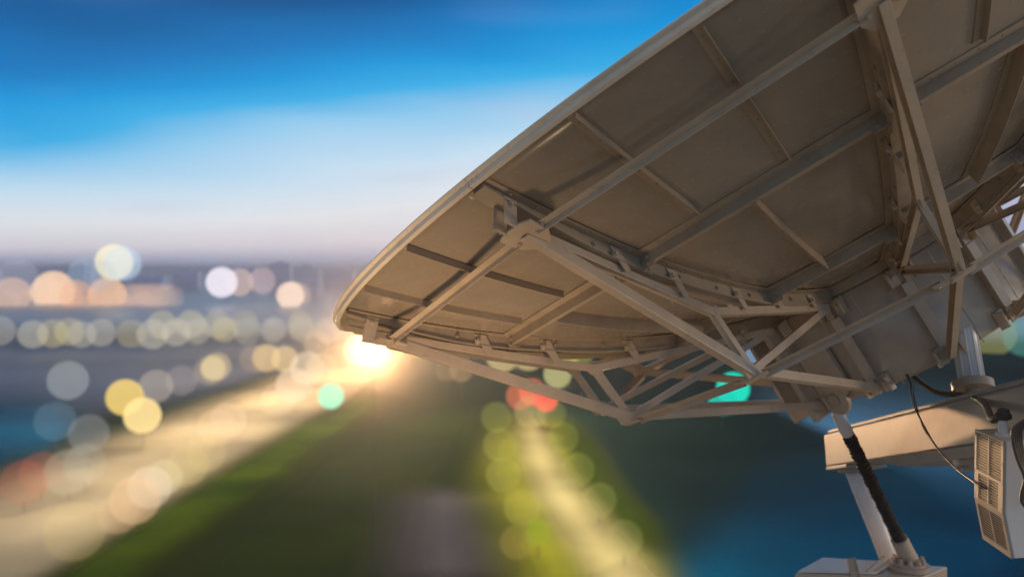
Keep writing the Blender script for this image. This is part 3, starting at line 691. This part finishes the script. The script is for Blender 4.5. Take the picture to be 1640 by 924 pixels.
def lamp(x, y, r, col, a, label, group, zc=9.0, dist=None, name='street_lamp', cat='street lamp', strength=1.0):
    """lamp whose blur-disc globe stands zc above the ground (or at distance dist when it rises above the horizon)"""
    if dist is None: p = gp(x, y, zc)
    else:
        d_ = (MC.to_3x3() @ Vector(((x-820)/F_PX, -(y-462)/F_PX, -1))); p = MC.translation+d_*dist
    dd = (p-MC.translation).length; rad_ = r/F_PX*dd
    key = (col, a, strength)
    if key not in _gm: _gm[key] = glow_mat('lamp_glow', col, a, strength)
    m = _gm[key]
    t = empty(name, (p.x, p.y, 0)); tag(t, label, cat, group)
    if key not in _me: me = SPH.copy(); me.materials.clear(); me.materials.append(m); _me[key] = me
    g_ = bpy.data.objects.new('blur_globe', _me[key]); C.objects.link(g_); g_.parent = t; g_.location = (0, 0, p.z); g_.scale = (rad_,)*3
    bm = bmesh.new(); cyl(bm, (0, 0, 0), (0, 0, max(p.z-rad_*.9, .5)), .06, .04, 8); obj('pole', bm, M_pole, t)
    return t
PALE = (196, 190, 160); WARM = (236, 200, 150)
xs = [2, 50, 81, 114, 135, 166, 207, 245, 283, 320, 363, 395, 435, 481, 523]
words_ = ['cut by the left edge', 'third closest to the left edge', 'below the far peach lamps', 'touching its left neighbour', 'half hidden in its neighbour', 'clear of the upper row', 'midway along the left half',
          'under the start of the upper row', 'under the second upper lamp', 'below the third upper lamp', 'yellowish and below the fourth upper lamp', 'before the faint pair', 'faint with open sky around', 'below a single upper lamp', 'nearest the dish tip']
for i, x in enumerate(xs):
    y = 530 if x < 30 else 533 if x < 330 else 527
    lamp(x+random.uniform(-4, 4), y+random.uniform(-3, 3), random.uniform(18.5, 22), (222, 206, 150) if i in (2, 3, 6, 10) else (200, 194, 178), random.choice((.22, .3, .36, .42)), f'round pale waterfront lamp in the long row, {words_[i]}', 'lamps along the waterfront road')
for i, (x, y) in enumerate([(260, 520), (306, 519), (348, 520), (392, 518), (482, 520)]):
    lamp(x, y, 21, (214, 202, 158), (.34, .36, .24, .2, .26)[i], 'round pale lamp of the short upper row, ' + ['leftmost of the five', 'second of the five', 'middle of the five', 'fourth of the five', 'apart on the right near the dish'][i], 'lamps behind the waterfront road')
far = [(183, 420, 26, (255, 246, 206), .70, 'bright cream lamp high above the skyline'), (197, 422, 25, (196, 222, 246), .5, 'pale blue lamp just behind the bright cream one'), (142, 440, 27, (150, 180, 200), .35, 'dim teal lamp left of the bright cream lamp'),
       (27, 446, 27, (178, 176, 196), .30, 'dim mauve lamp near the left edge'), (355, 452, 23, (238, 232, 246), .85, 'bright lavender white lamp above the far shore'), (383, 452, 21, (240, 208, 190), .45, 'peach lamp touching the lavender white one'),
       (420, 450, 20, (226, 190, 190), .35, 'faint pinkish lamp right of the peach one'), (465, 473, 21, (255, 226, 204), .75, 'bright peach white lamp right on the far shore'), (474, 474, 22, (240, 200, 180), .35, 'peach rim lamp behind the bright peach white one'),
       (20, 472, 24, (238, 196, 164), .55, 'peach lamp at the left edge of the far shore'), (74, 469, 22, (244, 208, 178), .45, 'soft peach lamp beside the brightest one'), (86, 466, 28, (255, 216, 180), .75, 'large bright peach lamp on the left far shore'), (100, 474, 26, (240, 186, 150), .40, 'orange lamp peeking out behind the large bright one'),
       (122, 473, 22, (238, 176, 136), .5, 'orange lamp right of the large bright one'), (172, 473, 26, (248, 196, 148), .65, 'amber lamp alone before the fading row'), (160, 441, 22, (150, 160, 190), .25, 'dim bluish lamp under the cream one')]
for i in range(7): far.append((205+i*11, 476, 20, (226, 186, 162), .20, 'faint peach lamp in the fading row, ' + ['first after the amber lamp', 'second after the amber lamp', 'third after the amber lamp', 'middle of the row', 'third from its end', 'second from its end', 'last of the row'][i]))
for i in range(7): far.append((10+i*36, 486, 19, (224, 180, 160), .22, 'low faint peach lamp along the water, ' + ['at the left edge', 'second from the left edge', 'third from the left edge', 'under the orange lamp', 'under the amber lamp', 'last but one', 'last on the right'][i]))
for x, y, r, col, a, lab in far: lamp(x, y, r, col, a, lab, 'lamps on the far shore', dist=980+random.uniform(-60, 60), name='tower_lamp', cat='tower lamp')
mid = [(109, 609, 27, (170, 176, 180), .42, 'grey lamp alone on the dark land at left'), (200, 636, 26, (240, 206, 112), .75, 'bright yellow lamp on the dark land'), (228, 665, 26, (255, 224, 150), .8, 'bright yellow lamp below and right of the other'),
       (250, 618, 24, (186, 172, 160), .45, 'grey lamp right of the bright yellow pair'), (291, 609, 22, (180, 166, 158), .28, 'faint grey lamp beside the grey one'), (336, 593, 22, (200, 180, 140), .3, 'faint yellow lamp behind the small bright one'), (341, 590, 18, (236, 212, 160), .55, 'small bright yellow lamp above the road'),
       (347, 587, 21, (236, 206, 150), .4, 'yellow ring lamp around the small bright one'), (406, 574, 21, (214, 180, 140), .22, 'faint tan lamp left of the yellow pair'), (427, 573, 21, (244, 206, 140), .55, 'left yellow lamp of the pair beside the dish tip'), (456, 575, 20, (248, 212, 150), .55, 'right yellow lamp of the pair beside the dish tip'),
       (508, 550, 20, (238, 206, 170), .3, 'faint cream lamp left of the dish tip'), (88, 674, 27, (110, 140, 160), .25, 'dim blue lamp on the left'), (142, 694, 27, (158, 160, 160), .30, 'dim grey lamp below the grey one'), (530, 634, 20, (150, 250, 208), .88, 'mint green signal lamp over the highway'),
       (715, 592, 18, (200, 150, 110), .22, 'faint brown lamp below the long strut'), (739, 592, 19, (214, 170, 120), .28, 'second faint brown lamp below the long strut'),
       (805, 568, 27, (240, 214, 150), .5, 'pale yellow lamp just below the dish edge'), (846, 566, 27, (244, 220, 150), .45, 'pale yellow lamp right of the other under the edge'), (905, 567, 22, (216, 206, 100), .5, 'olive yellow lamp between the struts'), (893, 599, 22, (226, 220, 150), .5, 'pale olive lamp below the top struts'), (930, 565, 20, (190, 190, 90), .3, 'dim olive lamp between the struts'),
       (833, 634, 22, (232, 120, 86), .55, 'orange red tail lamp at the left of three'), (852, 628, 21, (250, 116, 88), .65, 'red lamp in the middle of three'), (874, 640, 19, (255, 96, 82), .8, 'bright red lamp at the right of three'),
       (1174, 622, 25, (10, 220, 190), .9, 'bright teal signal lamp between the struts'), (1157, 643, 21, (10, 196, 172), .8, 'teal signal lamp half behind the bright one'), (1590, 535, 30, (150, 150, 90), .5, 'large olive lamp below the drum edge'), (1640, 540, 26, (90, 160, 150), .4, 'teal olive lamp at the right edge'),
       (1040, 545, 20, (190, 180, 220), .5, 'lavender lamp glimpsed through the trusses'), (1095, 540, 20, (200, 210, 150), .5, 'pale green lamp glimpsed through the trusses'), (1215, 565, 20, (150, 190, 230), .5, 'pale blue lamp glimpsed beside the drum'),
       (470, 617, 27, (250, 222, 190), .5, 'cream headlight glow on the highway'), (492, 590, 26, (255, 232, 200), .45, 'cream headlight glow further up the highway'), (576, 560, 24, (255, 236, 206), .5, 'cream glow at the dish tip'), (515, 590, 24, (255, 226, 180), .35, 'soft cream glow between headlights')]
for x, y, r, col, a, lab in mid:
    lamp(x, y, r, col, a, 'round '+lab, 'lamps of the near districts', zc=9 if y < 600 else 7)
hw = [(216, 800, 34, (250, 200, 150), .55, 'peach glow lamp low on the highway'), (240, 780, 30, (255, 232, 206), .5, 'cream white glow lamp above the low peach one'), (262, 765, 26, (246, 236, 190), .35, 'pale glow lamp up the road from the cream white one'), (190, 822, 28, (240, 190, 140), .35, 'orange glow lamp lowest on the highway'),
      (346, 684, 28, (250, 206, 160), .5, 'peach glow lamp midway along the highway'), (366, 672, 26, (252, 214, 176), .5, 'lighter peach glow lamp touching the midway one'), (38, 772, 30, (230, 90, 74), .24, 'red glow lamp at the left edge of the road'), (66, 756, 28, (236, 120, 96), .22, 'pinkish red glow lamp next to the red one'),
      (110, 756, 32, (214, 206, 180), .3, 'pale glow lamp right of the red ones'), (136, 742, 28, (206, 204, 190), .25, 'faint pale glow lamp beyond the pale one'), (445, 640, 26, (255, 220, 180), .4, 'cream glow lamp near the green signal'), (544, 578, 26, (255, 226, 176), .45, 'cream glow lamp close to the floodlight'),
      (300, 745, 30, (226, 206, 120), .3, 'yellowish glow lamp on the grass side of the road'), (330, 725, 28, (236, 214, 130), .25, 'second yellowish glow lamp on the grass side'), (120, 850, 40, (222, 196, 120), .25, 'large dull yellow glow lamp at the bottom left')]
for x, y, r, col, a, lab in hw: lamp(x, y, r, col, a*.55, 'round '+lab, 'lamps of the highway', zc=5)  # these globes replace the smeared vehicle lights along the road
# warm floodlights over the highway and the path; their light falls on the ground
def pool_light(x, y, h, energy, col=(1, .66, .34), r=3.0):
    p = gp(x, y, 0); ld = bpy.data.lights.new('flood_light', 'POINT'); ld.energy = energy*.22; ld.color = col; ld.shadow_soft_size = r
    o_ = bpy.data.objects.new('flood_light', ld); C.objects.link(o_); o_.location = (p.x, p.y, h); return o_
for _ in ():
    pass
pool_light(600, 572, 34, 6.5e5, (1, .56, .27))
pool_light(540, 600, 26, 7e5, (1, .60, .30))
pool_light(440, 640, 20, 3.0e5, (1, .72, .42))
pool_light(330, 690, 24, 2.2e5, (1, .75, .45))
pool_light(220, 760, 20, 1.1e5, (1, .76, .48))
pool_light(90, 830, 16, 6e4, (1, .8, .55))
pool_light(850, 670, 30, 1.7e5, (1, .85, .45))
pool_light(862, 735, 24, 1.0e5, (1, .85, .45))
pool_light(905, 810, 18, 6e4, (1, .86, .5))
pool_light(975, 900, 14, 4e4, (1, .86, .5))
# mast floodlight and fog ball added for the warm glow by the dish
mp_ = px(598, 560, 8.0)
mast = lamp(598, 560, 20, (255, 222, 170), .55, 'added dazzling warm floodlight on a tall mast for the glow at the dish tip', None, dist=112.0, name='added_floodlight_mast', cat='floodlight', strength=1.0)
mg = [c for c in mast.children if c.name.startswith('blur_globe')][0]
ld = bpy.data.lights.new('added_flood_lamp', 'SPOT'); ld.energy = 3.6e5; ld.color = (1, .56, .28); ld.shadow_soft_size = 1.2; ld.spot_size = math.radians(75); ld.spot_blend = 1.0
lo = bpy.data.objects.new('added_flood_lamp', ld); C.objects.link(lo); lo.location = (mast.location.x, mast.location.y, mg.location.z)
lo.rotation_euler = (lo.location-Vector((1.0, 4.0, HC+2))).to_track_quat('Z', 'Y').to_euler()
bm = bmesh.new(); bmesh.ops.create_icosphere(bm, subdivisions=4, radius=25)
m = bpy.data.materials.new('added_lit_mist'); m.use_nodes = True; n = m.node_tree.nodes; n.clear()
o_ = n.new('ShaderNodeOutputMaterial'); v = n.new('ShaderNodeVolumePrincipled'); v.inputs['Color'].default_value = (1, .9, .78, 1); v.inputs['Density'].default_value = .0; v.inputs['Anisotropy'].default_value = .3
tc_ = n.new('ShaderNodeTexCoord'); vl = n.new('ShaderNodeVectorMath'); vl.operation = 'LENGTH'; m.node_tree.links.new(tc_.outputs['Object'], vl.inputs[0])
mr_ = n.new('ShaderNodeMapRange'); mr_.interpolation_type = 'SMOOTHSTEP'; mr_.inputs['From Min'].default_value = 24.5; mr_.inputs['From Max'].default_value = 4; mr_.inputs['To Max'].default_value = .0060
m.node_tree.links.new(vl.outputs['Value'], mr_.inputs[0]); m.node_tree.links.new(mr_.outputs[0], v.inputs['Density']); m.cycles.volume_step_rate = .06
m.node_tree.links.new(v.outputs[0], o_.inputs['Volume'])
o_ = tag(obj('added_mist', bm, m), kind='stuff'); o_.location = lo.location
M_glass = paint('dark_glass', (.02, .03, .035), .1, var=0, bump=0); M_tyre = paint('tyre_rubber', (.02, .02, .02), .8, var=.1, bump=0)
def lit(name, col, s):
    m = bpy.data.materials.new(name); m.use_nodes = True; b = m.node_tree.nodes['Principled BSDF']
    b.inputs['Emission Color'].default_value = (*col, 1); b.inputs['Emission Strength'].default_value = s; b.inputs['Base Color'].default_value = (*col, 1); return m
M_head = lit('lit_headlight', (1, .85, .62), 3); M_tail = lit('lit_tail_light', (1, .08, .04), 8); M_win = lit('lit_bus_window', (1, .78, .5), .7)
pg = [(795, 668, 24, (206, 206, 96), .26, 'left side, farthest'), (884, 662, 22, (210, 208, 110), .22, 'right side, farthest'), (800, 712, 26, (214, 204, 104), .24, 'left side, second'), (902, 700, 24, (196, 204, 90), .2, 'right side, second'), (806, 760, 27, (220, 206, 120), .22, 'left side, third'), (925, 752, 26, (200, 204, 100), .2, 'right side, third'),
      (862, 852, 20, (150, 200, 40), .34, 'bright green one left of the path'), (836, 812, 28, (214, 196, 110), .22, 'left side, fourth'), (960, 800, 26, (206, 204, 120), .2, 'right side, fourth'), (828, 868, 26, (206, 170, 96), .2, 'tan one on the left side'), (1000, 862, 28, (200, 200, 120), .18, 'right side, nearest'), (850, 660, 26, (230, 224, 150), .25, 'right on the path, farthest')]
for x, y, r, col, a, lab in pg: lamp(x, y, r, col, a*.6, 'round yellow green lamp of the curved path, ' + lab, 'lamps of the curved path', zc=4)
# ------------------------------------------------------------------ far city blocks and hills
M_blk = paint('haze_tinted_facade', (.50, .55, .78), .7, var=.15, scale=.02, bump=0); M_pane = paint('haze_tinted_glass', (.34, .38, .52), .3, var=0, bump=0)  # haze tint put into the facade and glass colours
blk = [(-30, 60, 432), (60, 50, 440), (130, 40, 428), (230, 70, 442), (300, 40, 436), (385, 50, 430), (450, 34, 422), (492, 40, 428), (545, 46, 434), (610, 60, 440), (700, 70, 436), (1560, 60, 436), (1660, 60, 430)]
nm = ['at the left edge', 'under the mauve lamp', 'behind the amber lamp', 'wide and low past the cream lamp', 'left of the lavender lamp', 'right of the lavender lamp', 'tallest left of the dish tip', 'second from the dish tip', 'touching the dish tip', 'hidden behind the dish tip', 'behind the dish ribs', 'behind the drum', 'at the right edge']
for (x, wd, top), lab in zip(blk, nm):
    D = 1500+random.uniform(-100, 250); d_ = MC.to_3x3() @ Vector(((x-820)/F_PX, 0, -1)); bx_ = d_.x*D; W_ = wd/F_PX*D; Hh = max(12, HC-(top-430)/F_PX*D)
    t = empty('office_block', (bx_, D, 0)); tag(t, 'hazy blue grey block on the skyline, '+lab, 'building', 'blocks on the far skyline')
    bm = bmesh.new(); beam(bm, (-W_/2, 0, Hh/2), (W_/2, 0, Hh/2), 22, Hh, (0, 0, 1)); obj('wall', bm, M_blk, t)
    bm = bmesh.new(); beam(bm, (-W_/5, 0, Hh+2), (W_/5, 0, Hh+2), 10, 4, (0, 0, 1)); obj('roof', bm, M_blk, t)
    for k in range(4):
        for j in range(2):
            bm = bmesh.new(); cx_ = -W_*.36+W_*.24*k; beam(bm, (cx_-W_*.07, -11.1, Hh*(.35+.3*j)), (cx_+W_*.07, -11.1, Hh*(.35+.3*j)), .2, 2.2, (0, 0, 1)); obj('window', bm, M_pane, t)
bm = bmesh.new(); vs_t = []; n_ = 120
for i in range(n_+1):
    x = -9000+18000*i/n_; h = 48+40*noise.noise(Vector((x*.0005, 3, 0)))+25*noise.noise(Vector((x*.002, 9, 0)))
    vs_t.append((bm.verts.new((x, 6500, -2)), bm.verts.new((x, 7200, max(20, h))), bm.verts.new((x, 8500, max(15, h*.8))), bm.verts.new((x, 9500, -2))))
for a, b in zip(vs_t, vs_t[1:]):
    for j in range(3): bm.faces.new((a[j], b[j], b[j+1], a[j+1]))
M_hill = ground_mat('haze_tinted_scrub', (.25, .30, .48), (.32, .36, .54), .002)  # distance haze put into the hill colour
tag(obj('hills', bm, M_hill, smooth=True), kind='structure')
# ------------------------------------------------------------------ haze
HAZE = 1
if HAZE:
    bm = bmesh.new(); v_ = [Vector(p) for p in ((-20000, -1500, 0), (20000, -1500, 0), (20000, 30000, 0), (-20000, 30000, 0))]
    poly_prism(bm, [p+Vector((0, 0, -3.5)) for p in v_], [p+Vector((0, 0, 95)) for p in v_])
    m = bpy.data.materials.new('evening_haze'); m.use_nodes = True; n = m.node_tree.nodes; n.clear()
    o_ = n.new('ShaderNodeOutputMaterial'); v = n.new('ShaderNodeVolumePrincipled'); v.inputs['Color'].default_value = (.92, .93, 1, 1); v.inputs['Density'].default_value = .00013; v.inputs['Anisotropy'].default_value = .5
    m.node_tree.links.new(v.outputs[0], o_.inputs['Volume'])
    tag(obj('haze', bm, m), kind='stuff')
    sc.cycles.volume_step_rate = 10; sc.cycles.volume_max_steps = 64
